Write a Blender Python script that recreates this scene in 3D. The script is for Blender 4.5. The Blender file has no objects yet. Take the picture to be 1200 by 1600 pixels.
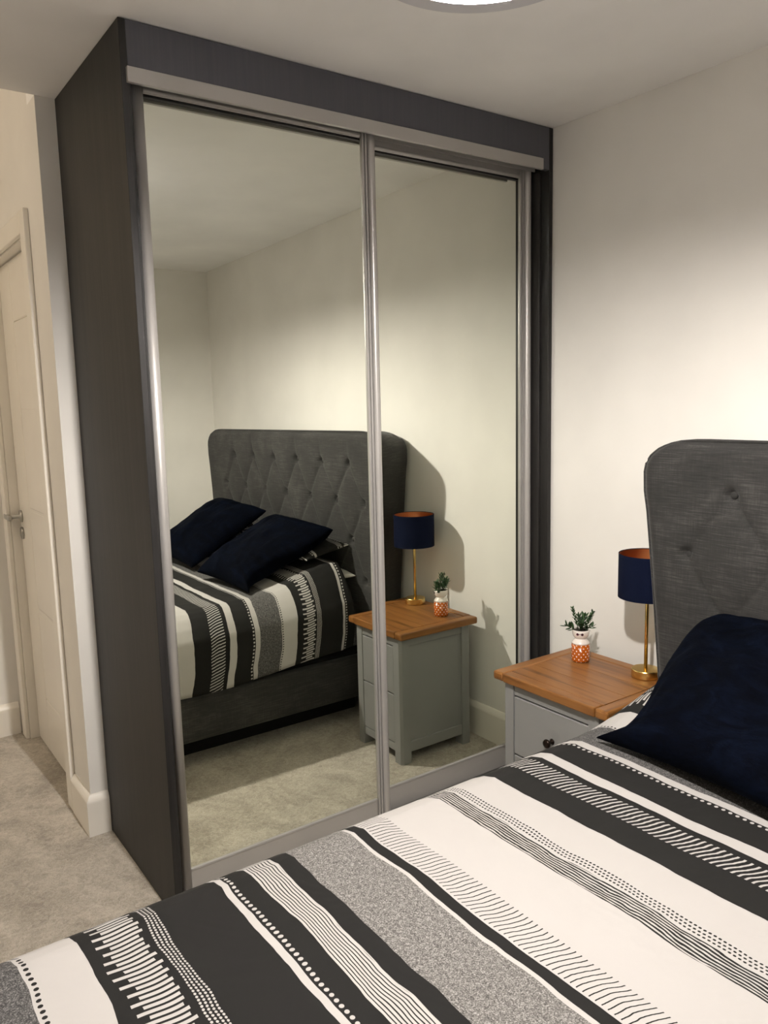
import bpy, bmesh, math, random
from mathutils import Vector, Matrix, noise

random.seed(4)
SC = bpy.context.scene
COL = SC.collection

# ------------------------------------------------------------------ camera
CAM = Vector((2.0953, -2.2262, 1.4610))
YAW, PITCH, ROLL, FPX = 0.6165, -0.1412, -0.0238, 1232.91
fw = Vector((-math.cos(YAW) * math.cos(PITCH), math.sin(YAW) * math.cos(PITCH), math.sin(PITCH)))
rt = fw.cross(Vector((0, 0, 1))).normalized()
up = rt.cross(fw)
c, s = math.cos(ROLL), math.sin(ROLL)
rt, up = c * rt + s * up, -s * rt + c * up
cd = bpy.data.cameras.new('camera')
cam = bpy.data.objects.new('camera', cd)
COL.objects.link(cam)
m = Matrix((rt, up, -fw)).transposed().to_4x4()
m.translation = CAM
cam.matrix_world = m
cd.sensor_fit = 'VERTICAL'
cd.sensor_height = 24.0
cd.lens = FPX / 1600 * 24.0
cd.clip_start = 0.01
SC.camera = cam

# ------------------------------------------------------------------ world, view
w = bpy.data.worlds.new('world')
w.use_nodes = True
w.node_tree.nodes['Background'].inputs[0].default_value = (0.9, 0.85, 0.8, 1)
w.node_tree.nodes['Background'].inputs[1].default_value = 0.02
SC.world = w
SC.view_settings.view_transform = 'Standard'
SC.view_settings.look = 'None'
SC.view_settings.gamma = 1.0
SC.view_settings.use_curve_mapping = False
SC.view_settings.exposure = 0.0
SC.cycles.use_denoising = True
SC.cycles.max_bounces = 10
SC.cycles.diffuse_bounces = 6
SC.cycles.glossy_bounces = 6
SC.cycles.blur_glossy = 0.6
SC.cycles.sample_clamp_indirect = 8.0

BULB = 4200.0        # emission of the pendant bulb
HALL = 64.0          # emission of the round ceiling light over the entry

# ------------------------------------------------------------------ dimensions
H = 2.4
XF = 0.049           # wardrobe front
XB = -0.578          # wall behind the wardrobe
WY = -1.535          # wardrobe left side
WG = -0.003          # wardrobe right end
XR = 3.215           # far wall of the room
YB = -4.3            # wall behind the camera
XE = -1.68           # end wall of the entry
YL = -1.594          # wall with the closed door


# ------------------------------------------------------------------ shader helpers
class S:
    """a tiny expression wrapper over Math nodes"""
    def __init__(self, nt, sock): self.nt, self.s = nt, sock
    def _op(self, op, *a, clamp=False):
        n = self.nt.nodes.new('ShaderNodeMath'); n.operation = op; n.use_clamp = clamp
        for i, x in enumerate((self,) + a):
            if isinstance(x, S): self.nt.links.new(x.s, n.inputs[i])
            else: n.inputs[i].default_value = x
        return S(self.nt, n.outputs[0])
    def __add__(self, o): return self._op('ADD', o)
    __radd__ = __add__
    def __sub__(self, o): return self._op('SUBTRACT', o)
    def __rsub__(self, o): return (self * -1.0) + o
    def __mul__(self, o): return self._op('MULTIPLY', o)
    __rmul__ = __mul__
    def __truediv__(self, o): return self._op('DIVIDE', o)
    def lt(self, o): return self._op('LESS_THAN', o)
    def gt(self, o): return self._op('GREATER_THAN', o)
    def frac(self): return self._op('FRACT')
    def floor(self): return self._op('FLOOR')
    def sin(self): return self._op('SINE')
    def abs(self): return self._op('ABSOLUTE')
    def sq(self): return self * self
    def mx(self, o): return self._op('MAXIMUM', o)
    def mn(self, o): return self._op('MINIMUM', o)
    def band(self, a, b): return self.gt(a) * self.lt(b)


def new_mat(name):
    mt = bpy.data.materials.new(name); mt.use_nodes = True
    nt = mt.node_tree
    return mt, nt, nt.nodes['Principled BSDF']


def noise_tex(nt, vec=None, scale=5, detail=4, rough=0.5, dims='3D', dist=0.0):
    n = nt.nodes.new('ShaderNodeTexNoise'); n.noise_dimensions = dims
    n.inputs['Scale'].default_value = scale; n.inputs['Detail'].default_value = detail
    n.inputs['Roughness'].default_value = rough; n.inputs['Distortion'].default_value = dist
    if vec is not None: nt.links.new(vec, n.inputs['Vector'])
    return n


def coords(nt, kind='Object', scale=(1, 1, 1), rot=(0, 0, 0)):
    t = nt.nodes.new('ShaderNodeTexCoord'); mp = nt.nodes.new('ShaderNodeMapping')
    mp.inputs['Scale'].default_value = scale; mp.inputs['Rotation'].default_value = rot
    nt.links.new(t.outputs[kind], mp.inputs['Vector'])
    return mp.outputs[0]


def ramp(nt, fac, stops, interp='LINEAR'):
    r = nt.nodes.new('ShaderNodeValToRGB'); r.color_ramp.interpolation = interp
    el = r.color_ramp.elements
    while len(el) < len(stops): el.new(0.5)
    for e, (p, cc) in zip(el, stops):
        e.position = p; e.color = (*cc, 1)
    nt.links.new(fac, r.inputs[0])
    return r.outputs[0]


def mix(nt, fac, a, b):
    n = nt.nodes.new('ShaderNodeMix'); n.data_type = 'RGBA'
    if isinstance(fac, (int, float)): n.inputs[0].default_value = fac
    else: nt.links.new(fac.s if isinstance(fac, S) else fac, n.inputs[0])
    for i, x in ((6, a), (7, b)):
        if isinstance(x, tuple): n.inputs[i].default_value = (*x, 1)
        else: nt.links.new(x, n.inputs[i])
    return n.outputs[2]


def bump(nt, p, height, strength=0.3, dist=0.002):
    b = nt.nodes.new('ShaderNodeBump'); b.inputs['Strength'].default_value = strength
    b.inputs['Distance'].default_value = dist
    nt.links.new(height, b.inputs['Height']); nt.links.new(b.outputs[0], p.inputs['Normal'])


def lin(r, g, b):
    f = lambda v: ((v / 255 + 0.055) / 1.055) ** 2.4 if v > 10 else v / 255 / 12.92
    return (f(r), f(g), f(b))


def plain(name, col, rough=0.5, metal=0.0, coat=0.0, sheen=0.0, bscale=0, bstr=0.1, bdist=0.001):
    mt, nt, p = new_mat(name)
    v = coords(nt)
    n = noise_tex(nt, v, 3.0, 3)
    a = tuple(x * 0.96 for x in col); b = tuple(min(1, x * 1.04) for x in col)
    nt.links.new(ramp(nt, n.outputs[0], [(0.3, a), (0.7, b)]), p.inputs['Base Color'])
    p.inputs['Roughness'].default_value = rough; p.inputs['Metallic'].default_value = metal
    p.inputs['Coat Weight'].default_value = coat; p.inputs['Sheen Weight'].default_value = sheen
    if bscale:
        n2 = noise_tex(nt, v, bscale, 3); bump(nt, p, n2.outputs[0], bstr, bdist)
    return mt


M = {}
M['wall'] = plain('wall_paint', (0.765, 0.747, 0.712), 0.75, bscale=180, bstr=0.06)
M['ceiling'] = plain('ceiling_paint', (0.91, 0.90, 0.895), 0.85, bscale=140, bstr=0.05)
M['gloss'] = plain('white_satin_paint', (0.80, 0.765, 0.70), 0.28)
M['silver'] = plain('silver_frame', (0.44, 0.425, 0.41), 0.34, 0.38)
M['track'] = plain('track_metal', (0.42, 0.41, 0.40), 0.45, 0.3)
M['ns_paint'] = plain('grey_furniture_paint', lin(138, 138, 137), 0.45)
M['gap'] = plain('dark_gap', (0.01, 0.01, 0.01), 0.9)
M['knob'] = plain('dark_bronze', (0.03, 0.02, 0.015), 0.28, 0.8)
M['brass'] = plain('brushed_brass', (0.83, 0.60, 0.22), 0.24, 1.0)
M['copper'] = plain('copper_lining', (0.72, 0.33, 0.14), 0.3, 1.0)
M['chrome'] = plain('satin_chrome', (0.42, 0.41, 0.38), 0.3, 0.9)
M['sheet'] = plain('pale_grey_cotton', lin(185, 182, 176), 0.9, bscale=40, bstr=0.3, bdist=0.004)
M['navy_shade'] = plain('navy_velvet_shade', (0.0035, 0.006, 0.020), 0.85, sheen=0.0)
M['navy_shade'].node_tree.nodes['Principled BSDF'].inputs['Specular IOR Level'].default_value = 0.08
M['ceramic'] = plain('white_ceramic', (0.83, 0.77, 0.72), 0.18, coat=0.4)
M['face'] = plain('blush_ceramic', (0.80, 0.66, 0.60), 0.2, coat=0.4)
M['glasses'] = plain('plum_glaze', (0.045, 0.006, 0.015), 0.2, coat=0.5)
M['soil'] = plain('dark_soil', (0.02, 0.015, 0.01), 0.95)
M['plinth'] = plain('black_base_cloth', (0.006, 0.006, 0.006), 0.95)
M['ring'] = plain('grey_rim', (0.62, 0.62, 0.66), 0.6)
M['cord'] = plain('white_cord', (0.7, 0.7, 0.7), 0.5)


def make_mirror(name, x, a, b):
    # float glass that sits a fraction of a degree off true in its frame
    mt, nt, p = new_mat(name)
    nt.nodes.remove(p)
    g = nt.nodes.new('ShaderNodeBsdfGlossy'); g.inputs['Color'].default_value = (0.84, 0.86, 0.775, 1)
    g.inputs['Roughness'].default_value = 0.0
    nv = Vector((1, a, b)).normalized()
    cx = nt.nodes.new('ShaderNodeCombineXYZ')
    for i in range(3): cx.inputs[i].default_value = nv[i]
    nt.links.new(cx.outputs[0], g.inputs['Normal'])
    nt.links.new(g.outputs[0], nt.nodes['Material Output'].inputs[0])
    return mt


M['mirror_l'] = make_mirror('mirror_glass_left', 0, -0.0096, 0.0056)
M['mirror_r'] = make_mirror('mirror_glass_right', 0, -0.0073, 0.0025)


def make_woodgrain():
    mt, nt, p = new_mat('dark_grey_woodgrain_board')
    v = coords(nt, scale=(14, 14, 0.5))
    n1 = noise_tex(nt, v, 2.0, 5, 0.6, dist=0.4)
    v2 = coords(nt, scale=(90, 90, 1.6))
    n2 = noise_tex(nt, v2, 2.5, 3, 0.6)
    c1 = ramp(nt, n1.outputs[0], [(0.3, (0.011, 0.0105, 0.0106)), (0.7, (0.026, 0.024, 0.0228))])
    c2 = ramp(nt, n2.outputs[0], [(0.35, (0.78, 0.78, 0.78)), (0.7, (1.15, 1.15, 1.15))])
    mm = nt.nodes.new('ShaderNodeMix'); mm.data_type = 'RGBA'; mm.blend_type = 'MULTIPLY'; mm.inputs[0].default_value = 1
    nt.links.new(c1, mm.inputs[6]); nt.links.new(c2, mm.inputs[7])
    nt.links.new(mm.outputs[2], p.inputs['Base Color'])
    p.inputs['Roughness'].default_value = 0.5
    p.inputs['Specular IOR Level'].default_value = 0.3
    bump(nt, p, n2.outputs[0], 0.12, 0.001)
    return mt


M['board'] = make_woodgrain()


def make_front_sheen():  # wardrobe board again, with the lamp's bluish sheen put into its colour
    mt, nt, p = new_mat('front_board_lamp_sheen')
    n2 = noise_tex(nt, coords(nt, scale=(60, 60, 1.4)), 2.0, 4, 0.6)
    nt.links.new(ramp(nt, n2.outputs[0], [(0.3, (0.060, 0.060, 0.074)), (0.7, (0.072, 0.071, 0.085))]), p.inputs['Base Color'])
    p.inputs['Roughness'].default_value = 0.42
    return mt


M['front'] = make_front_sheen()


def make_oak(name, rot=0.0, seed=0.0):
    mt, nt, p = new_mat(name)
    t = nt.nodes.new('ShaderNodeTexCoord'); mp = nt.nodes.new('ShaderNodeMapping')
    mp.inputs['Rotation'].default_value = (0, 0, rot)
    mp.inputs['Location'].default_value = (seed, seed * 0.7, seed * 0.3)
    nt.links.new(t.outputs['Object'], mp.inputs['Vector'])
    sc = nt.nodes.new('ShaderNodeMapping'); sc.inputs['Scale'].default_value = (1.6, 17, 17)
    nt.links.new(mp.outputs[0], sc.inputs['Vector'])
    n = noise_tex(nt, sc.outputs[0], 1.1, 3, 0.5, dist=0.5)
    sep = S(nt, n.outputs[0])
    rings = ((sep * 16.0).sin() * 0.5 + 0.5)
    sc2 = nt.nodes.new('ShaderNodeMapping'); sc2.inputs['Scale'].default_value = (12, 260, 260)
    nt.links.new(mp.outputs[0], sc2.inputs['Vector'])
    f = noise_tex(nt, sc2.outputs[0], 1.5, 3, 0.6)
    k = rings * 0.45 + S(nt, f.outputs[0]) * 0.55
    nt.links.new(ramp(nt, k.s, [(0.15, lin(88, 55, 24)), (0.5, lin(126, 81, 38)), (0.9, lin(150, 102, 52))]),
                 p.inputs['Base Color'])
    p.inputs['Roughness'].default_value = 0.38
    bump(nt, p, f.outputs[0], 0.15, 0.0006)
    return mt


M['oak_x'] = make_oak('oak_along', 0.0)
M['oak_x2'] = make_oak('oak_along_second', 0.0, 3.1)
M['oak_y'] = make_oak('oak_across', math.pi / 2, 1.3)


def make_carpet():
    mt, nt, p = new_mat('beige_carpet')
    v = coords(nt)
    a = noise_tex(nt, v, 3.6, 5, 0.65, dist=1.6)
    b = noise_tex(nt, v, 55, 4, 0.7, dist=1.2)
    cfine = noise_tex(nt, v, 260, 2, 0.6)
    k = S(nt, a.outputs[0]) * 0.40 + S(nt, b.outputs[0]) * 0.38 + S(nt, cfine.outputs[0]) * 0.22
    nt.links.new(ramp(nt, k.s, [(0.40, (0.26, 0.228, 0.185)), (0.5, (0.40, 0.36, 0.295)), (0.60, (0.55, 0.50, 0.425))]),
                 p.inputs['Base Color'])
    p.inputs['Roughness'].default_value = 1.0
    p.inputs['Sheen Weight'].default_value = 0.25
    hh = S(nt, b.outputs[0]) * 0.7 + S(nt, cfine.outputs[0]) * 0.3
    bump(nt, p, hh.s, 0.8, 0.010)
    return mt


M['carpet'] = make_carpet()


def make_chenille():
    mt, nt, p = new_mat('charcoal_chenille')
    v = coords(nt, scale=(9, 9, 230))
    a = noise_tex(nt, v, 1.6, 4, 0.7, dist=0.3)
    v2 = coords(nt, scale=(230, 230, 20))
    b = noise_tex(nt, v2, 1.0, 3, 0.6)
    v3 = coords(nt)
    l = noise_tex(nt, v3, 4.0, 4, 0.6, dist=1.0)
    k = S(nt, a.outputs[0]) * 0.5 + S(nt, b.outputs[0]) * 0.15 + S(nt, l.outputs[0]) * 0.35
    nt.links.new(ramp(nt, k.s, [(0.36, (0.009, 0.009, 0.009)), (0.52, (0.023, 0.0222, 0.0212)), (0.66, (0.068, 0.065, 0.062))]),
                 p.inputs['Base Color'])
    p.inputs['Roughness'].default_value = 0.9
    p.inputs['Sheen Weight'].default_value = 0.08
    p.inputs['Sheen Roughness'].default_value = 0.4
    bump(nt, p, a.outputs[0], 0.35, 0.0015)
    return mt


M['chenille'] = make_chenille()


def make_navy():
    mt, nt, p = new_mat('navy_velvet')
    v = coords(nt, scale=(1, 2.2, 1))
    l = noise_tex(nt, v, 7.0, 5, 0.65, dist=1.5)
    f = noise_tex(nt, coords(nt, scale=(1, 3, 1)), 60.0, 3, 0.6, dist=0.8)
    k = S(nt, l.outputs[0]) * 0.7 + S(nt, f.outputs[0]) * 0.3
    nt.links.new(ramp(nt, k.s, [(0.36, (0.0003, 0.0005, 0.0014)), (0.5, (0.0005, 0.0010, 0.0031)), (0.72, (0.0018, 0.0036, 0.0100))]),
                 p.inputs['Base Color'])
    p.inputs['Roughness'].default_value = 0.85
    p.inputs['Specular IOR Level'].default_value = 0.03
    p.inputs['Sheen Weight'].default_value = 0.008
    p.inputs['Sheen Tint'].default_value = (0.25, 0.4, 0.8, 1)
    bump(nt, p, k.s, 0.5, 0.006)
    return mt


M['navy'] = make_navy()


def make_duvet():
    """printed cotton: stripes, ticks, dots and fine lines along v (metres up the bed), u across it"""
    mt, nt, p = new_mat('striped_print_cotton')
    t = nt.nodes.new('ShaderNodeTexCoord'); sp = nt.nodes.new('ShaderNodeSeparateXYZ')
    nt.links.new(t.outputs['UV'], sp.inputs[0])
    u = S(nt, sp.outputs[0]); v0 = S(nt, sp.outputs[1])

    def n1(scale, off, vv=None, vs=0.0):
        cx = nt.nodes.new('ShaderNodeCombineXYZ')
        nt.links.new((u + off).s, cx.inputs[0])
        if vs: nt.links.new((v0 * vs).s, cx.inputs[1])
        else: cx.inputs[1].default_value = off
        return S(nt, noise_tex(nt, cx.outputs[0], scale, 2, 0.5, '2D').outputs[0]) - 0.5
    wav = n1(5.0, 3.0, vs=1.2) * 0.020 + n1(14.0, 9.0, vs=.8) * 0.006
    v = v0 + wav
    jit = n1(9.0, 17.0, vs=6.0)
    # base: 0 black, 1 white
    white = None
    def add(m_):
        nonlocal white
        white = m_ if white is None else white.mx(m_)
    for a, b in ((.413, .426), (.653, .728), (.832, .853), (.937, .968), (1.115, 1.456), (1.478, 1.486),
                 (1.640, 1.690), (1.736, 1.748), (1.983, 2.070)):
        add(v.band(a, b))
    # white ticks on black (wavy short strokes)
    def ticks(a, b, pitch, duty, wob, slant=0.0):
        q = (u + (v - a) * slant + ((v * 95.0) + (u * 11.0)).sin() * wob * 0.0016 + jit * 0.004) / pitch
        return q.frac().lt(duty) * v.band(a, b)
    add(ticks(.986, 1.044, .0125, .36, 1.0, 0.35))
    # fringes: strokes of two lengths
    def fringe(a, b, pitch, flip=1):
        q = (u + ((v * 62.0) + (u * 9.0)).sin() * 0.0026) / pitch
        k = (q * 0.5).floor()
        odd = (q.floor() - k * 2.0)
        r = ((q.floor() * 12.9898).sin() * 43758.5453).frac()
        hi = (odd * -0.016 - r * 0.007) + b
        lo = (odd * 0.006 + r * 0.006) + a
        return q.frac().lt(0.60) * v.gt(lo) * v.lt(hi)
    add(fringe(1.892, 1.968, .0108))
    add(fringe(.566, .628, .0108))
    # rows of white dots
    def dots(vc, pitch, rad, shift=0.0):
        dx = ((u / pitch + shift).frac() - 0.5) * pitch
        dv = v - vc
        return (dx.sq() + dv.sq()).lt(rad * rad)
    add(dots(.860, .0150, .0038))
    add(dots(1.7285, .0125, .0038))
    add(dots(.405, .0125, .0035))
    def grid(a, b, pu, pv, rad):
        r = (v - a) / pv
        dx = ((u / pu + r.floor() * 0.5).frac() - 0.5) * pu
        dv = (r.frac() - 0.5) * pv
        return (dx.sq() * 0.5 + dv.sq()).lt(rad * rad) * v.band(a, b)
    add(grid(1.862, 1.886, .0068, .0060, .0018))
    add(grid(.539, .563, .0068, .0060, .0018))
    # black marks on white
    black = None
    def cut(m_):
        nonlocal black
        black = m_ if black is None else black.mx(m_)
    cut(ticks(1.397, 1.452, .0105, .20, 1.2, 0.3))
    wl = n1(9.0, 31.0, vs=2.0) * 0.014 + n1(40.0, 5.0, vs=8.0) * 0.0022
    cut(((v + wl) / .0066).frac().lt(0.55) * v.band(1.226, 1.270))
    cut(grid(1.199, 1.222, .0080, .0076, .0019))
    ll = n1(14.0, 43.0, vs=2.0) * 0.004
    cut((((v + ll) - 1.640) / .0055).frac().lt(0.34) * v.band(1.642, 1.688))
    cut(dots(2.062, .0125, .0036))
    cut(dots(.722, .0110, .0030))
    val = white * (1.0 - black)
    # scratchy edge on the narrow black stripe
    sc = nt.nodes.new('ShaderNodeMapping'); sc.inputs['Scale'].default_value = (1, 1, 1)
    nt.links.new(t.outputs['UV'], sc.inputs['Vector'])
    fine = noise_tex(nt, sc.outputs[0], 420, 3, 0.7, '2D')
    mid = noise_tex(nt, sc.outputs[0], 150, 4, 0.8, '2D', 0.6)
    mott = S(nt, fine.outputs[0]) * 0.55 + S(nt, mid.outputs[0]) * 0.45
    lightgrey = ramp(nt, mott.s, [(0.38, (0.045, 0.043, 0.041)), (0.52, (0.155, 0.148, 0.14)), (0.62, (0.31, 0.30, 0.29))])
    darkgrey = ramp(nt, mott.s, [(0.38, (0.022, 0.0215, 0.022)), (0.52, (0.075, 0.073, 0.072)), (0.64, (0.22, 0.213, 0.207))])
    BLK = (0.0098, 0.0094, 0.0090); WHT = (0.39, 0.374, 0.362)
    col = mix(nt, val, BLK, WHT)
    col = mix(nt, v.band(1.486, 1.608), col, lightgrey)
    dk = v.band(.728, .832).mx(v.gt(2.070)).mx(v.lt(.360))
    col = mix(nt, dk, col, darkgrey)
    nt.links.new(col, p.inputs['Base Color'])
    p.inputs['Roughness'].default_value = 0.9
    p.inputs['Specular IOR Level'].default_value = 0.25
    cr = noise_tex(nt, sc.outputs[0], 5.0, 3, 0.5, '2D', 0.7)
    weave = noise_tex(nt, sc.outputs[0], 900, 1, 0.5, '2D')
    hh = S(nt, cr.outputs[0]) * 1.0 + S(nt, weave.outputs[0]) * 0.02
    bump(nt, p, hh.s, 0.35, 0.014)
    return mt


M['print'] = make_duvet()


def make_polka():
    mt, nt, p = new_mat('orange_polka_glaze')
    t = nt.nodes.new('ShaderNodeTexCoord'); sp = nt.nodes.new('ShaderNodeSeparateXYZ')
    nt.links.new(t.outputs['UV'], sp.inputs[0])
    u = S(nt, sp.outputs[0]); v = S(nt, sp.outputs[1])
    # u in metres round the pot, v in metres up it
    r = (v + .0035) / 0.0096
    pu = 0.19164 / 12
    dx = ((u / pu + r.floor() * 0.5).frac() - 0.5) * pu
    dv = (r.frac() - 0.5) * 0.0096
    dot = (dx.sq() + dv.sq()).lt(0.0022 ** 2)
    nt.links.new(mix(nt, dot, (0.40, 0.085, 0.004), (0.85, 0.72, 0.62)), p.inputs['Base Color'])
    p.inputs['Roughness'].default_value = 0.2; p.inputs['Coat Weight'].default_value = 0.4
    return mt


M['polka'] = make_polka()


def make_leafmat():
    mt, nt, p = new_mat('succulent_green')
    n = noise_tex(nt, coords(nt), 60, 3)
    nt.links.new(ramp(nt, n.outputs[0], [(0.35, (0.010, 0.035, 0.012)), (0.65, (0.045, 0.095, 0.030))]), p.inputs['Base Color'])
    p.inputs['Roughness'].default_value = 0.5
    return mt


M['leaf'] = make_leafmat()


def make_emit(name, col, st):
    mt, nt, p = new_mat(name)
    p.inputs['Base Color'].default_value = (*col, 1)
    p.inputs['Emission Color'].default_value = (*col, 1)
    p.inputs['Emission Strength'].default_value = st
    return mt


M['bulb'] = make_emit('lit_bulb', (1.0, 0.935, 0.87), BULB)
M['hall'] = make_emit('lit_opal', (1.0, 0.82, 0.60), HALL)


def make_shade():
    mt, nt, p = new_mat('white_fabric_shade')
    nt.nodes.remove(p)
    d = nt.nodes.new('ShaderNodeBsdfDiffuse'); d.inputs[0].default_value = (0.85, 0.85, 0.88, 1)
    tr = nt.nodes.new('ShaderNodeBsdfTranslucent'); tr.inputs[0].default_value = (0.95, 0.95, 0.98, 1)
    mx = nt.nodes.new('ShaderNodeMixShader'); mx.inputs[0].default_value = 0.80
    nt.links.new(d.outputs[0], mx.inputs[1]); nt.links.new(tr.outputs[0], mx.inputs[2])
    nt.links.new(mx.outputs[0], nt.nodes['Material Output'].inputs[0])
    return mt


M['shade'] = make_shade()


# ------------------------------------------------------------------ object helpers
def root_loc(o):
    v = Vector((0, 0, 0))
    while o is not None:
        v += o.location; o = o.parent
    return v


def obj(name, bm, mat, parent=None, smooth=False, label=None, mods=None):
    """bm is in world coordinates; a part's mesh is stored relative to its thing"""
    me = bpy.data.meshes.new(name)
    if parent is not None:
        bmesh.ops.translate(bm, verts=bm.verts, vec=-root_loc(parent))
    bmesh.ops.recalc_face_normals(bm, faces=bm.faces)
    bm.to_mesh(me); bm.free()
    me.materials.append(mat)
    if smooth:
        for q in me.polygons: q.use_smooth = True
    o = bpy.data.objects.new(name, me); COL.objects.link(o)
    if parent is not None: o.parent = parent
    if label: o['label'] = label
    return o


def thing(name, label, cat, loc, group=None):
    o = bpy.data.objects.new(name, None); COL.objects.link(o)
    o.location = loc; o.empty_display_size = 0.05
    o['label'] = label; o['category'] = cat
    if group: o['group'] = group
    return o


def tag(o, label, cat, group=None):
    o['label'] = label; o['category'] = cat
    if group: o['group'] = group
    return o


def box(x0, x1, y0, y1, z0, z1, bev=0.0, seg=2, bm=None):
    b = bmesh.new()
    bmesh.ops.create_cube(b, size=1)
    for v in b.verts:
        v.co = Vector((x0 + (v.co.x + .5) * (x1 - x0), y0 + (v.co.y + .5) * (y1 - y0), z0 + (v.co.z + .5) * (z1 - z0)))
    if bev: bmesh.ops.bevel(b, geom=list(b.edges), offset=bev, segments=seg, affect='EDGES', profile=0.5)
    if bm is None: return b
    return join(bm, b)


def join(bm, b):
    me = bpy.data.meshes.new('t'); b.to_mesh(me); b.free(); bm.from_mesh(me); bpy.data.meshes.remove(me)
    return bm


def lathe(prof, cx, cy, seg=48, axis='Z', uv=False, caps=True):
    b = bmesh.new(); rings = []
    for (r, z) in prof:
        ring = []
        for i in range(seg):
            a = 2 * math.pi * i / seg
            if axis == 'Z': co = (cx + r * math.cos(a), cy + r * math.sin(a), z)
            elif axis == 'Y': co = (cx[0] + r * math.cos(a), z, cx[1] + r * math.sin(a))
            ring.append(b.verts.new(co))
        rings.append(ring)
    lay = b.loops.layers.uv.new('UVMap') if uv else None
    for k in range(len(rings) - 1):
        for i in range(seg):
            j = (i + 1) % seg
            f = b.faces.new((rings[k][i], rings[k][j], rings[k + 1][j], rings[k + 1][i]))
            if lay:
                R = max(q[0] for q in prof) * 2 * math.pi / seg
                for lp, (a, q) in zip(f.loops, ((i, k), (i + 1, k), (i + 1, k + 1), (i, k + 1))):
                    lp[lay].uv = (a * R, prof[q][1] - prof[0][1])
    for ring, ok in ((rings[0], prof[0][0] > 1e-5), (rings[-1], prof[-1][0] > 1e-5)):
        if ok and caps: b.faces.new(ring)
    bmesh.ops.remove_doubles(b, verts=b.verts, dist=1e-6)
    return b


def shell(r, z0, z1, th, cx, cy, seg=64):
    return lathe([(r, z0), (r, z1), (r - th, z1), (r - th, z0), (r, z0)], cx, cy, seg, caps=False)


def tube(pts, r, seg=8, bm=None, closed=False):
    b = bmesh.new(); rings = []
    n = len(pts)
    for i, q in enumerate(pts):
        q = Vector(q)
        a = Vector(pts[max(i - 1, 0)]); c2 = Vector(pts[min(i + 1, n - 1)])
        d = (c2 - a).normalized()
        ref = Vector((0, 0, 1)) if abs(d.z) < 0.9 else Vector((1, 0, 0))
        e1 = d.cross(ref).normalized(); e2 = d.cross(e1)
        rings.append([b.verts.new(q + (e1 * math.cos(t) + e2 * math.sin(t)) * r) for t in [2 * math.pi * k / seg for k in range(seg)]])
    for i in range(n - 1):
        for k in range(seg):
            j = (k + 1) % seg
            b.faces.new((rings[i][k], rings[i][j], rings[i + 1][j], rings[i + 1][k]))
    b.faces.new(rings[0]); b.faces.new(rings[-1])
    if bm is None: return b
    return join(bm, b)


def struct(name, bm, mat):
    o = obj(name, bm, mat); o['kind'] = 'structure'
    return o


# ------------------------------------------------------------------ room shell
T = 0.1
struct('floor', box(XE - T, XR + T, YB - T, T, -0.06, 0), M['carpet'])
HH = 2.85            # the stair hall beyond is taller than the room
b = box(XB, XR + T, YB - T, T, H, H + 0.06)
box(XB - T, XB, YL, T, H, H + 0.06, bm=b)
struct('ceiling', b, M['ceiling'])
struct('ceiling_hall', box(XE - T, XB + T, YB - T, YL + T, HH, HH + .06), M['ceiling'])
struct('trim_1', box(XB, XB + .06, YB, YL, H + .06, HH), M['ceiling'])
struct('wall_back', box(XB - T, XR + T, 0, T, 0, H), M['wall'])
struct('wall_left', box(XB - T, XB, YL, 0, 0, H), M['wall'])
struct('wall_right', box(XR, XR + T, YB, 0, 0, H), M['wall'])
struct('wall_front', box(XE - T, XR + T, YB - T, YB, 0, HH), M['wall'])
struct('wall_far', box(XE - T, XE, YB, YL + T, 0, HH), M['wall'])
DX0, DX1, DZ = -1.563, -0.850, 2.035        # door opening
b = box(DX1 + 0.025, XB - T, YL, YL + T, 0, HH)
box(XB - T, XB + T, YL, YL + T, H + .06, HH, bm=b)
box(XE, DX0 - 0.025, YL, YL + T, 0, HH, bm=b)
box(DX0 - 0.025, DX1 + 0.025, YL, YL + T, DZ + 0.025, HH, bm=b)
struct('wall_entry', b, M['wall'])


def skirting(name, x0, y0, x1, y1, nx, ny, z=0.145):
    """a moulded skirting board: profile swept from (x0,y0) to (x1,y1), projecting along (nx,ny)"""
    prof = [(0, 0), (.018, 0), (.018, .120), (.0172, .124), (.0145, .130), (.0105, .137), (.007, .142), (.004, z), (0, z)]
    b = bmesh.new(); R_ = []
    for (x, y, mi) in ((x0, y0, 0), (x1, y1, 1)):
        R_.append([b.verts.new((x + nx * d, y + ny * d, zz)) for d, zz in prof])
    n = len(prof)
    for i in range(n):
        j = (i + 1) % n
        b.faces.new((R_[0][i], R_[0][j], R_[1][j], R_[1][i]))
    b.faces.new(R_[0]); b.faces.new(R_[1])
    return struct(name, b, M['gloss'])


skirting('baseboard_back', XF + 0.03, 0, XR, 0, 0, -1)
skirting('baseboard_right', XR, 0, XR, YB, -1, 0)
skirting('baseboard_far', XE, YL - 0.02, XE, YB, 1, 0)
skirting('baseboard_front', XE, YB, XR, YB, 0, 1)
# round the external corner beside the wardrobe: one mitred piece
prof = [(0, 0), (.018, 0), (.018, .120), (.0172, .124), (.0145, .130), (.0105, .137), (.007, .142), (.004, .145), (0, .145)]
b = bmesh.new(); RR = []
for k in range(3):
    ring = []
    for d, zz in prof:
        if k == 0: co = (-0.772, YL - d, zz)
        elif k == 1: co = (XB + d, YL - d, zz)
        else: co = (XB + d, WY - 0.001, zz)
        ring.append(b.verts.new(co))
    RR.append(ring)
for k in range(2):
    for i in range(len(prof)):
        j = (i + 1) % len(prof)
        b.faces.new((RR[k][i], RR[k][j], RR[k + 1][j], RR[k + 1][i]))
b.faces.new(RR[0]); b.faces.new(RR[2])
struct('baseboard_left', b, M['gloss'])

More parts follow.
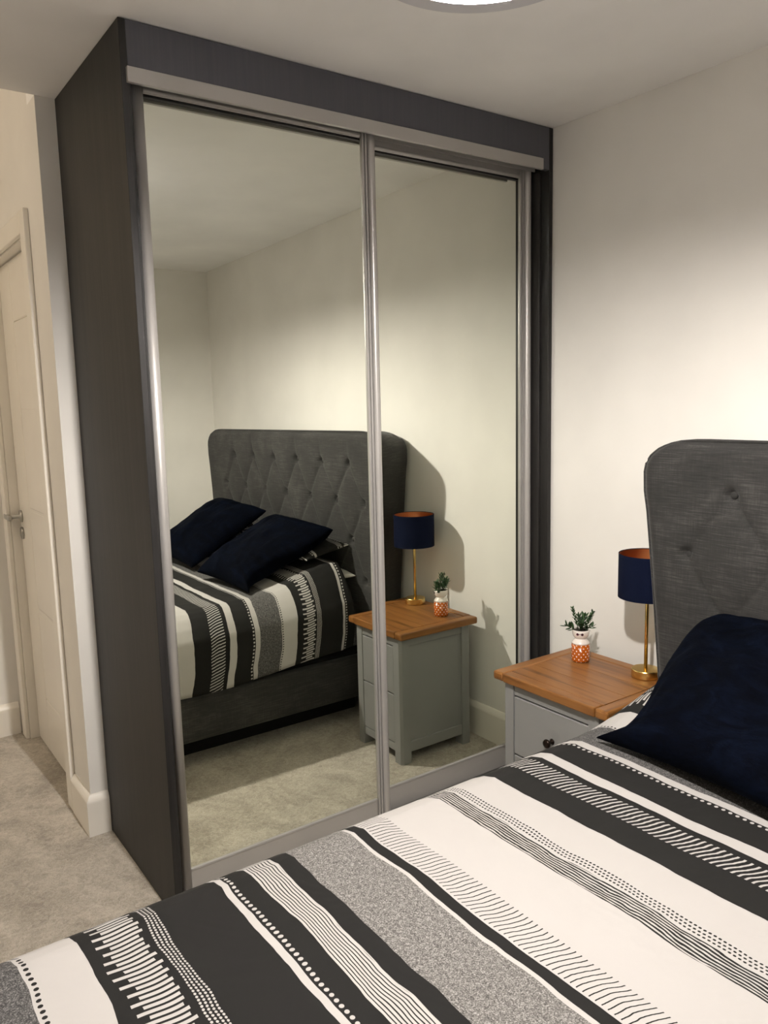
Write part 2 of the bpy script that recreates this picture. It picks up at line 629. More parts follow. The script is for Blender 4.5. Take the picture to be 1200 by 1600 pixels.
# ------------------------------------------------------------------ closed white door in the entry
door = bpy.data.objects.new('door_1', None); COL.objects.link(door)
door.location = ((DX0 + DX1) / 2, -1.55, 0); door['kind'] = 'structure'
ly0, ly1 = -1.557, -1.522
# panelled leaf: front skin with five pressed panels
b = box(DX0 + .003, DX1 - .003, ly0 + .006, ly1, 0.006, DZ - .003)
obj('door_leaf', b, M['gloss'], door)
pz = [0.20, 0.64, 1.06, 1.48, 1.86]
zr = [0.006, .262, .640, 1.055, 1.44, 1.80, DZ - .003]
# rails and panels as proud fields with bevelled edges
px0, px1 = -1.36, -1.06
fields = [(0.240, 0.630), (0.632, 1.052), (1.054, 1.45), (1.452, 1.80)]
b = box(DX0 + .003, px0 - .0005, ly0, ly0 + .007, .006, DZ - .003, 0.001, 1)
box(px1 + .0005, DX1 - .003, ly0, ly0 + .007, .006, DZ - .003, 0.001, 1, bm=b)
obj('door_stile', b, M['gloss'], door)
zz = .006
for i, (a, c2) in enumerate(fields):
    obj('door_rail', box(px0, px1, ly0, ly0 + .007, zz, a, .006, 2), M['gloss'], door)
    obj('door_panel', box(px0, px1, ly0, ly0 + .007, a, c2, .006, 2), M['gloss'], door)
    zz = c2
obj('door_rail', box(px0, px1, ly0, ly0 + .007, zz, DZ - .003, .006, 2), M['gloss'], door)
# lining and architrave
b = box(DX0 - .025, DX0, YL, YL + T, 0, DZ + .025, .001, 1)
box(DX1, DX1 + .025, YL, YL + T, 0, DZ + .025, .001, 1, bm=b)
box(DX0, DX1, YL, YL + T, DZ, DZ + .025, .001, 1, bm=b)
obj('door_frame', b, M['gloss'], door)
AY = YL - .018
obj('architrave', box(DX0 - .078, DX0 - .006, AY, YL, 0, DZ + .078, .004, 2), M['gloss'], door)
obj('architrave', box(DX1 + .006, DX1 + .073, AY, YL, 0, DZ + .078, .004, 2), M['gloss'], door)
obj('architrave', box(DX0 - .006, DX1 + .006, AY, YL, DZ + .006, DZ + .078, .004, 2), M['gloss'], door)
# lever handle on its rose, with the keyhole escutcheon below
hx, hz = -1.525, 1.005
hd = obj('handle', lathe([(0.026, ly0), (0.026, ly0 - .008), (.010, ly0 - .010), (.010, ly0 - .045), (.0, ly0 - .046)], (hx, hz), 0, 24, 'Y'), M['chrome'], door, True)
b = box(hx - .085, hx + .012, ly0 - .058, ly0 - .040, hz - .015, hz + .009, .006, 3)
obj('lever', b, M['chrome'], hd, True)
obj('escutcheon', lathe([(0.026, ly0), (0.026, ly0 - .008), (.020, ly0 - .010), (.0, ly0 - .010)], (hx, hz - .072), 0, 24, 'Y'), M['chrome'], door, True)

# ------------------------------------------------------------------ wardrobe
wd = thing('sliding_wardrobe', 'tall dark woodgrain wardrobe with two sliding mirror doors in silver frames', 'wardrobe', ((XB + XF) / 2, (WY + WG) / 2, 0))
PT = 0.018
obj('side_panel', box(XB + .001, XF, WY, WY + PT, 0, H - .002, .0008, 1), M['board'], wd)
obj('side_panel', box(XB + .001, XF, WG - PT, WG, 0, H - .002, .0008, 1), M['board'], wd)
obj('fascia', box(XF - PT, XF, WY + PT, WG - PT, 2.255, H - .002, .0008, 1), M['front'], wd)
obj('lining', box(-.08, XF - .002, WY + PT, WY + PT + .006, 0, 2.255, .0008, 1), M['board'], wd)
obj('lining', box(-.08, .012, WG - PT - .010, WG - PT, 0, 2.255, .0008, 1), M['board'], wd)
obj('back_panel', box(XB + .001, XB + .008, WY + PT, WG - PT, 0, H - .002), M['board'], wd)
obj('top_panel', box(XB + .008, XF - PT, WY + PT, WG - PT, 2.375, H - .003), M['board'], wd)
# silver cover plate and the channels behind it
obj('cover_plate', box(XF, XF + .012, WY + .012, -.062, 2.249, 2.286, .001, 1), M['silver'], wd)
b = box(-.062, XF - PT, WY + .026, WG - .024, 2.292, 2.315)
for x in (-.058, -.018, .022): box(x, x + .004, WY + .026, WG - .024, 2.262, 2.292, bm=b)
obj('top_track', b, M['track'], wd)
b = box(-.062, .040, WY + .026, WG - .024, 0, .010, .002, 1)
for x in (-.052, -.030, -.010, .014): box(x, x + .004, WY + .026, WG - .024, .010, .022, bm=b)
obj('bottom_track', b, M['track'], wd)


def stile(xc, y0, y1, z0, z1, bead_on):
    """a door upright: ribbed flat with a round bead on one side; bead_on is +1 (towards +Y) or -1"""
    n = 14; pts = []
    wd_ = y1 - y0
    # profile in (t across, depth towards the room)
    P = [(0, -.014), (0, -.002), (.003, -.002), (.0035, .006), (.010, .006), (.0105, -.006), (.0135, -.006), (.014, .006), (.021, .006), (.0215, -.006), (.024, -.006)]
    br = (wd_ - .024) / 2
    for i in range(n + 1):
        a = math.pi - math.pi * i / n
        P.append((.024 + br + br * math.cos(a), .004 + br * 1.0 * math.sin(a)))
    P += [(wd_, -.014)]
    b = bmesh.new(); R_ = []
    for z in (z0, z1):
        R_.append([b.verts.new((xc + d, (y0 + t) if bead_on > 0 else (y1 - t), z)) for t, d in P])
    for i in range(len(P)):
        j = (i + 1) % len(P)
        b.faces.new((R_[0][i], R_[0][j], R_[1][j], R_[1][i]))
    b.faces.new(R_[0]); b.faces.new(R_[1])
    return b


def round_stile(xc, y0, y1, z0, z1):
    P = [(0, -.014)]; r = (y1 - y0) / 2
    for i in range(15):
        a = math.pi - math.pi * i / 14
        P.append((r + r * math.cos(a), .002 + .016 * math.sin(a)))
    P.append((2 * r, -.014))
    b = bmesh.new(); R_ = []
    for z in (z0, z1): R_.append([b.verts.new((xc + d, y0 + t, z)) for t, d in P])
    for i in range(len(P)):
        j = (i + 1) % len(P)
        b.faces.new((R_[0][i], R_[0][j], R_[1][j], R_[1][i]))
    b.faces.new(R_[0]); b.faces.new(R_[1])
    return b


def sliding_door(xm, y0, y1, g0, g1, zb, zg0, zg1, zt, mat, left):
    # y0<y1 outer edges, g0<g1 glass edges
    d = obj('sliding_door', box(xm - .016, xm - .006, y0 + .004, y1 - .004, zb + .004, zt), M['gap'], wd)
    obj('mirror_pane', box(xm - .005, xm, g0 - .003, g1 + .003, zg0 - .003, zg1 + .003), mat, d)
    if left: obj('stile', round_stile(xm, y0, g0, zb, zt), M['silver'], d, True)
    else: obj('stile', round_stile(xm, y0, g0, zb, zt), M['silver'], d, True)
    obj('stile', stile(xm, g1, y1, zb, zt, 1), M['silver'], d)
    b = box(xm - .014, xm + .004, g0, g1, zb, zg0 - .003, .002, 2)
    box(xm - .014, xm + .006, g0, g1, zg0 - .008, zg0, .002, 2, bm=b)
    obj('bottom_rail', b, M['silver'], d)
    b = box(xm - .014, xm + .002, g0, g1, zg1, zt, .002, 1)
    box(xm - .010, xm + .007, g0, g1, zg1 + .003, zg1 + .013, .004, 3, bm=b)
    obj('top_rail', b, M['silver'], d)
    return d


sliding_door(0.0, -1.4995, -.750, -1.4675, -.799, .030, .113, 2.250, 2.290, M['mirror_l'], True)
sliding_door(-.036, -.798, -.034, -.762, -.088, .028, .1165, 2.237, 2.290, M['mirror_r'], False)

# ------------------------------------------------------------------ bed
BX = 1.65                                    # middle of the bed
bed = thing('upholstered_bed', 'wide bed with a tall buttoned charcoal headboard and low side rails', 'bed', (BX, -1.3, 0))
tab = [(.10, .760), (.45, .752), (.60, .736), (.88, .708), (1.125, .679), (1.18, .669), (1.236, .667), (1.262, .672), (1.285, .688),
       (1.303, .712), (1.318, .745), (1.327, .785), (1.331, .83)]


def XL(z):
    if z <= tab[0][0]: return tab[0][1]
    for (a, p_), (b_, q) in zip(tab, tab[1:]):
        if z <= b_: return p_ + (q - p_) * (z - a) / (b_ - a)
    return tab[-1][1]


ZTOP = 1.331
BDX, BDZ, BZ0, BX0 = 0.2555, 0.1775, 1.190, 0.945
buttons = []
for r_ in range(4):
    z = BZ0 - r_ * BDZ
    n = 6 if r_ % 2 == 0 else 7
    x = BX0 if r_ % 2 == 0 else BX0 - BDX / 2
    for k in range(n): buttons.append((x + k * BDX + (0.02 if 0 else 0), z))
xc_off = BX - (BX0 + 2.5 * BDX)


def tuft(x, z):
    """how far the padding stands out at (x,z), 0..1"""
    p_ = (x - BX0) / BDX + (z - BZ0) / (2 * BDZ)
    q = (x - BX0) / BDX - (z - BZ0) / (2 * BDZ)
    cell = (abs(math.sin(math.pi * p_)) * abs(math.sin(math.pi * q))) ** 0.24
    if z > BZ0:
        vert = abs(math.sin(math.pi * (x - BX0) / BDX)) ** 0.35
        k = min(1, (z - BZ0) / 0.09)
        fade = max(0.0, 1 - (z - BZ0) / 0.13) * 0.75
        cell = 1 - (1 - vert) * fade
    lft = min(1, max(0, (x - (BX0 - BDX / 2 - .005)) / .06)); rgt = min(1, max(0, ((BX0 + 5.5 * BDX + .005) - x) / .06))
    if z > BZ0 - BDZ:
        kk = (z - (BZ0 - BDZ)) / BDZ
        kk = min(1, max(0, kk))
        e = BX0 - BDX / 2 * (1 - kk)
        lft = min(1, max(0, (x - e + .03) / .05)); rgt = min(1, max(0, (BX0 + 5 * BDX + BDX / 2 * (1 - kk) + .03 - x) / .05))
    mk = lft * rgt
    if z < BZ0 - 3 * BDZ: mk *= max(0, 1 - (BZ0 - 3 * BDZ - z) / .05)
    return 1 - (1 - cell) * mk


NX, NZ = 260, 130
zs = [0.14 + (ZTOP - 0.14) * (1 - (1 - t / NZ) ** 1.35) for t in range(NZ + 1)]
b = bmesh.new(); G = []
for z in zs:
    row = []
    for i in range(NX + 1):
        s_ = i / NX
        s_ = 0.5 - 0.5 * math.cos(math.pi * s_) if False else s_
        x = XL(z) + (2 * BX - 2 * XL(z)) * s_
        h_ = tuft(x, z)
        y = -0.280 - 0.022 * h_
        for bx, bz in buttons:
            d2 = (x - bx) ** 2 + (z - bz) ** 2
            if d2 < .01: y += 0.026 * math.exp(-d2 / .00028)
        # rounded rim
        e = min(x - XL(z), 2 * BX - XL(z) - x, (ZTOP - z) * 1.0 + 0.0)
        e = max(e, 0)
        if e < .035: y += .026 * (1 - e / .035) ** 2
        # folds that fan out from the buttons, soft unevenness
        y += 0.0022 * noise.noise(Vector((x * 9, z * 9, 1.7)))
        row.append(b.verts.new((x, y, z)))
    G.append(row)
for j in range(NZ):
    for i in range(NX):
        b.faces.new((G[j][i], G[j][i + 1], G[j + 1][i + 1], G[j + 1][i]))
# the wing sides run back to the wall, drawing in as they go
loop = [G[j][0] for j in range(NZ + 1)] + G[NZ][1:] + [G[j][NX] for j in range(NZ - 1, -1, -1)]
prev = loop
for k, (yy, ins) in enumerate(((-.262, -.003), (-.22, .010), (-.16, .035), (-.10, .065), (-.055, .085), (-.035, .090), (-.025, .100))):
    cur = []
    for v in loop:
        dx = (ins if v.co.x < BX else -ins) * min(1, abs(v.co.x - BX) / .9)
        dz = -0.006 * (k >= 5) - .006 * (k >= 6) - 0.014 * min(1, k / 4) if v.co.z > 1.30 else -0.014 * min(1, k / 4) * max(0, (v.co.z - 1.2) / .1)
        cur.append(b.verts.new((v.co.x + dx, yy, v.co.z + dz)))
    for i in range(len(loop) - 1): b.faces.new((prev[i], prev[i + 1], cur[i + 1], cur[i]))
    prev = cur
b.faces.new(prev)
hb = obj('headboard', b, M['chenille'], bed, True)
# piping round the front edge
pp = []
for j in range(0, NZ + 1, 2): pp.append((XL(zs[j]) + .001, -.279, zs[j]))
for i in range(1, 40): pp.append((XL(ZTOP) + (2 * BX - 2 * XL(ZTOP)) * i / 40, -.279, ZTOP + .001))
for j in range(NZ, -1, -2): pp.append((2 * BX - XL(zs[j]) - .001, -.279, zs[j]))
obj('piping', tube(pp, .0045, 6), M['chenille'], hb, True)
bt0 = None
for bx, bz in buttons:
    if bt0 is None:
        q = bmesh.new(); bmesh.ops.create_uvsphere(q, u_segments=12, v_segments=8, radius=.011)
        for v in q.verts: v.co.y *= .5
        bmesh.ops.translate(q, verts=q.verts, vec=root_loc(bed))
        bt0 = obj('button', q, M['chenille'], hb, True); o = bt0
    else:
        o = bt0.copy(); COL.objects.link(o); o.parent = hb
    o.location = Vector((bx, -.2760, bz)) - root_loc(bed)
# side rails, foot rail and recessed base
for x0, x1 in ((.785, .83), (2 * BX - .83, 2 * BX - .785)):
    obj('side_rail', box(x0, x1, -2.43, -.262, .142, .332, .012, 3), M['chenille'], bed, True)
obj('foot_rail', box(.83, 2 * BX - .83, -2.43, -2.39, .142, .332, .010, 3), M['chenille'], bed, True)
obj('base', box(1.0, 2 * BX - 1.0, -2.25, -.26, 0, .142, .004, 1), M['plinth'], bed)
obj('slat_deck', box(.83, 2 * BX - .83, -2.39, -.262, .20, .345, .004, 1), M['plinth'], bed)

# mattress
b = box(.828, 2 * BX - .828, -2.37, -.37, .346, .630, .080, 8)
mt_ = obj('mattress', b, M['sheet'], None, True)
tag(mt_, 'deep mattress in a pale grey fitted sheet on the bed', 'mattress')

# ------------------------------------------------------------------ duvet
# cross-section from the hem by the wardrobe over the top to the far hem
sec = [(.768, .0), (.764, .25), (.770, .50), (.788, .68), (.816, .81), (.850, .91), (.882, .97), (.915, 1.0)]   # x, height fraction


def ztop(x, y):
    v = -y
    z = .650
    if v < .80:
        k = (.78 - v) / .36; k = min(1, k); k = k * k * (3 - 2 * k)
        fx = min(1, max(0, (x - .80) / .12)) * min(1, max(0, (2 * BX - .80 - x) / .12))
        z += k * (.030 + .068 * fx)
    return z


def zhem(y):
    v = -y
    return .336 + .055 * max(0, min(1, (1.0 - v) / .6))


prof = []            # (x, hfrac, u)
u = 0; last = None
left = []
for i in range(len(sec) - 1):
    n = 4
    for k in range(n):
        f = k / n
        left.append((sec[i][0] * (1 - f) + sec[i + 1][0] * f, sec[i][1] * (1 - f) + sec[i + 1][1] * f))
nmid = 110
mid = [(sec[-1][0] + (2 * BX - 2 * sec[-1][0]) * k / nmid, 1.0) for k in range(nmid + 1)]
right = [(2 * BX - x, h_) for x, h_ in reversed(left)]
line = left + mid + right
us = []; acc = 0
for k, (x, h_) in enumerate(line):
    if k: acc += math.hypot(x - line[k - 1][0], (h_ - line[k - 1][1]) * .31)
    us.append(acc)
VY = [.385 + (2.40 - .385) * j / 190 for j in range(191)]
vs = []
b = bmesh.new(); lay = b.loops.layers.uv.new('UVMap'); G = []; UV = {}


def duvet_point(x, h_, y, k, extra=0.0):
    zt_, zh = ztop(x, y), zhem(y)
    z = zh + (zt_ - zh) * h_
    side = -1 if x < BX else 1
    drop = max(0, 1 - h_)
    # soft folds down the drop, faint wrinkles over the top
    fold = noise.noise(Vector((y * 5.0, 3.3 + side, 0))) * .010 * drop + noise.noise(Vector((y * 13.0, 7.7, side))) * .004 * drop
    x2 = x + fold
    wr = noise.noise(Vector((x * 3.2, y * 3.2, 2.0))) * .006 + noise.noise(Vector((x * 9, y * 7, 5.0))) * .0016
    if h_ > .9: z += wr * (h_ - .9) * 10
    return x2, z


for j, v_ in enumerate(VY):
    row = []
    for k, (x, h_) in enumerate(line):
        y = -v_
        x2, z = duvet_point(x, h_, y, k)
        drop = 1 - h_
        vv = v_ - .044 * drop
        q = b.verts.new((x2, y, z)); UV[q] = (us[k], vv); row.append(q)
    G.append(row)
# foot drop
lastv = VY[-1]
for j in range(1, 15):
    row = []
    a = j / 14
    for k, (x, h_) in enumerate(line):
        x2, z = duvet_point(x, h_, -lastv, k)
        dy = .055 * math.sin(min(1, a * 2.2) * math.pi / 2)
        zz = z - (z - zhem(-lastv)) * a ** 1.5
        q = b.verts.new((x2, -lastv - dy, min(z, zz))); UV[q] = (us[k], lastv + .32 * a); row.append(q)
    G.append(row)
for j in range(len(G) - 1):
    for k in range(len(line) - 1):
        f = b.faces.new((G[j][k], G[j][k + 1], G[j + 1][k + 1], G[j + 1][k]))
        for lp in f.loops: lp[lay].uv = UV[lp.vert]
duv = obj('duvet', b, M['print'], None, True)
tag(duv, 'black and white striped duvet cover with dots and ticks spread over the bed', 'duvet')
sm = duv.modifiers.new('thickness', 'SOLIDIFY'); sm.thickness = .010; sm.offset = -1


# ------------------------------------------------------------------ cushions and pillows
def cushion_mesh(W, D, Tk, n=44, seed=0, pinch=.07, wr=.006, flat=.36, uvo=(0, 0), side=None):
    """a stuffed square: two faces sewn at the rim, ears at the corners"""
    b = bmesh.new(); lay = b.loops.layers.uv.new('UVMap'); UV = {}
    top, bot = [], []
    for j in range(n + 1):
        rt_, rb = [], []
        for i in range(n + 1):
            a = -1 + 2 * i / n; c_ = -1 + 2 * j / n
            a = math.sin(a * math.pi / 2); c_ = math.sin(c_ * math.pi / 2)
            x = a * W / 2 * (1 - pinch * (1 - c_ * c_) ** 1.0 * abs(a) ** 2)
            y = c_ * D / 2 * (1 - pinch * (1 - a * a) ** 1.0 * abs(c_) ** 2)
            if side and a < 0:            # how the left seam wanders in or out between its two ears
                q_ = (1 - c_) / 2
                for (t0, o0), (t1, o1) in zip(side, side[1:]):
                    if t0 <= q_ <= t1: x += (o0 + (o1 - o0) * (q_ - t0) / (t1 - t0)) * (-a) ** 2.5
            t = ((1 - a ** 2) * (1 - c_ ** 2)) ** flat * Tk / 2
            nz = noise.noise(Vector((a * 2.2 + seed, c_ * 2.2, seed * 1.3))) * wr * 2 + noise.noise(Vector((a * 7 + seed, c_ * 5, 3 + seed))) * wr * .6
            edge = 1 - (max(abs(a), abs(c_))) ** 6
            puck = math.sin(a * 22 + seed) * .004 * (abs(c_) ** 8) * edge + math.sin(c_ * 20 + seed) * .004 * (abs(a) ** 8) * edge
            tz = t + nz * edge + puck
            q = b.verts.new((x, y, tz)); UV[q] = (uvo[0] + x, uvo[1] + y); rt_.append(q)
            if i in (0, n) or j in (0, n): rb.append(q)
            else:
                q = b.verts.new((x, y, -t * .5 + nz * .5 * edge)); UV[q] = (uvo[0] + x, uvo[1] + y); rb.append(q)
        top.append(rt_); bot.append(rb)
    for j in range(n):
        for i in range(n):
            for g, fl in ((top, 0), (bot, 1)):
                f = [g[j][i], g[j][i + 1], g[j + 1][i + 1], g[j + 1][i]]
                if fl: f.reverse()
                f = b.faces.new(f)
                for lp in f.loops: lp[lay].uv = UV[lp.vert]
    return b


def soft(name, bm, mat, loc, rot, label, cat, group=None):
    me = bpy.data.meshes.new(name); bmesh.ops.recalc_face_normals(bm, faces=bm.faces); bm.to_mesh(me); bm.free()
    me.materials.append(mat)
    for q in me.polygons: q.use_smooth = True
    o = bpy.data.objects.new(name, me); COL.objects.link(o)
    o.location = loc; o.rotation_euler = rot
    tag(o, label, cat, group)
    return o


def frame_from(xdir, ydir):
    X = Vector(xdir).normalized(); Z = X.cross(Vector(ydir)).normalized(); Y = Z.cross(X)
    return Matrix((X, Y, Z)).transposed().to_euler()


# under pillows (pale), slept-on pillows (printed), scatter cushions (navy)
R25 = frame_from((1, 0.0, 0.0), (0, 1, .20))
for k, (cx_, lab) in enumerate(((1.20, 'pale grey pillow at the very bottom of the pile beside the nightstand'),
                                (2.08, 'pale grey pillow at the bottom of the far pile'))):
    soft('pillow', cushion_mesh(.66, .18, .08, 36, k * 2.1, .03, .003), M['sheet'], (cx_ + .02, -.395, .674), (0, 0, 0), lab, 'pillow', 'pale pillows under the duvet end')
for k, (cx_, lab) in enumerate(((1.19, 'striped print pillow under the navy cushion nearest the nightstand'),
                                (2.06, 'striped print pillow under the far navy cushion'))):
    soft('pillow', cushion_mesh(.62, .23, .08, 40, 5 + k * 1.7, .04, .004, uvo=(.4, 1.80 + k * .12)), M['print'], (cx_ + .06, -.420, .790),
         R25, lab, 'pillow', 'print pillows leaning on the headboard')


def place_cushion(BL, BR, TL, up_off, Wd, Dp, seed, label, Tk=.17, side=None):
    BL, BR, TL = Vector(BL), Vector(BR), Vector(TL)
    X = (BR - BL).normalized(); Yv = (TL - BL)
    rot = frame_from(X, Yv)
    ctr = BL + X * Wd / 2 + Yv.normalized() * Dp / 2
    Zn = X.cross(Yv).normalized()
    ctr += Zn * up_off
    return soft('cushion', cushion_mesh(Wd, Dp, Tk, 56, seed, .055, .008, side=side), M['navy'], ctr, rot, label, 'cushion', 'navy velvet cushions')


place_cushion((1.000, -.80, .640), (1.39, -.84, .662), (.925, -.35, .850), .034, .48, .50, 1.0,
              'navy velvet cushion nearest the nightstand, with a pinched corner',
              side=[(0, 0), (.05, -.010), (.12, -.024), (.25, -.026), (.41, -.010), (.55, .016), (.65, .034), (.78, .056), (.86, .064), (.92, .056), (.96, .030), (1, 0)])
place_cushion((1.68, -.80, .652), (2.08, -.84, .680), (1.60, -.36, .880), .032, .48, .50, 4.0,
              'far navy velvet cushion, seen only in the mirror')

# ------------------------------------------------------------------ nightstand
NX0, NX1, NY0, NY1, NZT = .2260, .698, -.4700, -.070, .5575
ns = thing('nightstand', 'grey painted two-drawer nightstand with an oak top beside the bed', 'nightstand', ((NX0 + NX1) / 2, (NY0 + NY1) / 2, 0))
TT = .030
tp = obj('tabletop', box(NX0 + .03, NX1 - .03, NY0 + .03, NY1 - .03, NZT - TT + .002, NZT - .004), M['oak_x'], ns)
eb, g_ = .046, .0006
fr = .040


def board(x0, x1, y0, y1, mat, z0=NZT - TT, z1=NZT, bev=.0015):
    return obj('board', box(x0, x1, y0, y1, z0, z1, bev, 2), mat, tp)


board(NX0, NX0 + eb, NY0, NY1, M['oak_y'], bev=.007)
board(NX1 - eb, NX1, NY0, NY1, M['oak_y'], bev=.007)
board(NX0 + eb + g_, NX1 - eb - g_, NY0, NY0 + fr, M['oak_x'], bev=.004)
board(NX0 + eb + g_, NX1 - eb - g_, NY1 - fr, NY1, M['oak_x2'], bev=.004)
yy0, yy1 = NY0 + fr + .001, NY1 - fr - .001
for k in range(3):
    a = yy0 + (yy1 - yy0) * k / 3; c_ = yy0 + (yy1 - yy0) * (k + 1) / 3
    board(NX0 + eb + g_, NX1 - eb - g_, a + .0003, c_ - .0003, (M['oak_x2'], M['oak_x'], M['oak_x2'])[k], z1=NZT - .0012, bev=.0012)
bx0, bx1, by0, by1 = NX0 + .032, NX1 - .032, NY0 + .016, NY1 - .014
ztop_ = NZT - TT
L_ = .048
for (x0, y0) in ((bx0, by0), (bx1 - L_, by0), (bx0, by1 - L_), (bx1 - L_, by1 - L_)):
    q = box(x0, x0 + L_, y0, y0 + L_, 0, ztop_)
    # chamfer the outer vertical edge
    ox = x0 if x0 == bx0 else x0 + L_
    oy = y0 if y0 == by0 else y0 + L_
    es = [e for e in q.edges if all(abs(v.co.x - ox) < 1e-5 and abs(v.co.y - oy) < 1e-5 for v in e.verts)]
    bmesh.ops.bevel(q, geom=es, offset=.010, segments=1, affect='EDGES')
    obj('leg', q, M['ns_paint'], ns)
# rails
obj('rail', box(bx0 + L_, bx1 - L_, by0 + .004, by0 + .024, .489, ztop_, .001, 1), M['ns_paint'], ns)
obj('rail', box(bx0 + L_, bx1 - L_, by0 + .004, by0 + .024, .045, .078, .001, 1), M['ns_paint'], ns)
for x0, x1 in ((bx0 + .004, bx0 + .024), (bx1 - .024, bx1 - .004)):
    obj('side_rail', box(x0, x1, by0 + L_, by1 - L_, ztop_ - .038, ztop_, .0015, 1), M['ns_paint'], ns)
    obj('side_rail', box(x0, x1, by0 + L_, by1 - L_, .045, .090, .0015, 1), M['ns_paint'], ns)
    obj('side_panel', box(x0 + .006, x1 - .006, by0 + L_ - .002, by1 - L_ + .002, .088, ztop_ - .036), M['ns_paint'], ns)
obj('back_panel', box(bx0 + L_, bx1 - L_, by1 - .016, by1 - .008, .045, ztop_), M['ns_paint'], ns)
obj('drawer_box', box(bx0 + L_ - .001, bx1 - L_ + .001, by0 + .018, by1 - .02, .08, .486), M['gap'], ns)
for z0, z1 in ((.2885, .4838), (.0825, .2825)):
    dr = obj('drawer', box(bx0 + L_ + .003, bx1 - L_ - .003, by0 + .002, by0 + .020, z0, z1, .0012, 1), M['ns_paint'], ns)
    kx, kz, y = (bx0 + bx1) / 2 + .012, (z0 + z1) / 2, by0 + .002
    pr_ = [(.0, y), (.010, y), (.0095, y - .002), (.0055, y - .006), (.005, y - .012), (.008, y - .017), (.0135, y - .021), (.0145, y - .026), (.0115, y - .030), (.004, y - .032), (.0, y - .0322)]
    obj('knob', lathe(pr_, (kx, kz), 0, 24, 'Y'), M['knob'], dr, True)

# ------------------------------------------------------------------ table lamp
LX, LY, LZ = .580, -.133, NZT
tl = thing('table_lamp', 'brass table lamp with a navy velvet drum shade standing on the nightstand', 'lamp', (LX, LY, LZ))
obj('lamp_base', lathe([(0, LZ), (.043, LZ), (.044, LZ + .002), (.044, LZ + .024), (.042, LZ + .0265), (.012, LZ + .028), (0, LZ + .028)], LX, LY, 64), M['brass'], tl, True).data.shade_flat() if False else None
q = obj('lamp_base', lathe([(0, LZ), (.043, LZ), (.0445, LZ + .0015), (.0445, LZ + .024), (.043, LZ + .0262), (.010, LZ + .0275), (0, LZ + .0275)], LX, LY, 64), M['brass'], tl)
obj('stem', lathe([(0, LZ + .026), (.0058, LZ + .026), (.0058, LZ + .30), (.004, LZ + .302), (0, LZ + .302)], LX, LY, 20), M['brass'], tl, True)
q = obj('lamp_shade', shell(.0905, .820, .961, .002, LX, LY, 72), M['navy_shade'], tl)
obj('shade_lining', shell(.0880, .822, .959, .001, LX, LY, 72), M['copper'], q)
q = tube([(LX - .089, LY, .835), (LX + .089, LY, .835)], .0015, 6)
tube([(LX, LY - .089, .835), (LX, LY + .089, .835)], .0015, 6, bm=q)
obj('shade_spider', q, M['brass'], tl)
obj('lamp_bulb', lathe([(0, .838), (.012, .838), (.013, .86), (.024, .88), (.028, .90), (.024, .918), (.012, .929), (0, .931)], LX, LY, 20), M['cord'], tl, True)

# ------------------------------------------------------------------ planter with succulent
PX, PY, PZ = .345, -.172, NZT
pl = thing('planter', 'small orange polka dot planter with a face in dark glasses holding a succulent', 'planter', (PX, PY, PZ))
r0 = .0305
obj('planter_body', lathe([(r0 - .003, PZ), (r0 - .0005, PZ + .002), (r0, PZ + .005), (r0, PZ + .062)], PX, PY, 48, uv=True), M['polka'], pl, True)
obj('planter_collar', lathe([(r0, PZ + .062), (r0 - .001, PZ + .066), (r0 - .006, PZ + .073), (r0 - .0115, PZ + .078), (r0 - .013, PZ + .081), (.0, PZ + .0812)], PX, PY, 48), M['ceramic'], pl, True)
hz0 = PZ + .079
hp = [(.0175, hz0), (.022, hz0 + .004), (.0262, hz0 + .010), (.0285, hz0 + .018), (.0287, hz0 + .026), (.0278, hz0 + .031), (.0262, hz0 + .0312), (.026, hz0 + .024), (.0, hz0 + .022)]
hd_ = obj('planter_head', lathe(hp, PX, PY, 48), M['ceramic'], pl, True)
obj('soil', lathe([(0, hz0 + .0225), (.0262, hz0 + .0225), (.0262, hz0 + .0275), (0, hz0 + .0275)], PX, PY, 32), M['soil'], pl)
# glasses and mouth on the side turned towards the room
fa = math.atan2(CAM.y - PY, CAM.x - PX) - .10
fd = Vector((math.cos(fa), math.sin(fa), 0)); fs = Vector((-fd.y, fd.x, 0))


def on_head(side, zz, r=.0288): 
    a = fa + side / r
    return Vector((PX + r * math.cos(a), PY + r * math.sin(a), zz)), Vector((math.cos(a), math.sin(a), 0))


gb = bmesh.new()
for sd in (-.0082, .0082):
    p0, nrm = on_head(sd, hz0 + .020)
    ds = bmesh.new(); bmesh.ops.create_cone(ds, cap_ends=True, segments=20, radius1=.0048, radius2=.0042, depth=.0016)
    mt2 = Matrix.Translation(p0 + nrm * -.0002) @ nrm.to_track_quat('Z', 'Y').to_matrix().to_4x4()
    bmesh.ops.transform(ds, matrix=mt2, verts=ds.verts); join(gb, ds)
tube([on_head(-.004, hz0 + .020)[0], on_head(0, hz0 + .0203, .0291)[0], on_head(.004, hz0 + .020)[0]], .0009, 6, bm=gb)
obj('painted_glasses', gb, M['glasses'], hd_, label='dark plum painted glasses')
p0, nrm = on_head(0, hz0 + .0125, .0268)
ms = bmesh.new(); bmesh.ops.create_uvsphere(ms, u_segments=10, v_segments=6, radius=.0012)
bmesh.ops.translate(ms, verts=ms.verts, vec=p0)
obj('painted_mouth', ms, M['face'], hd_)


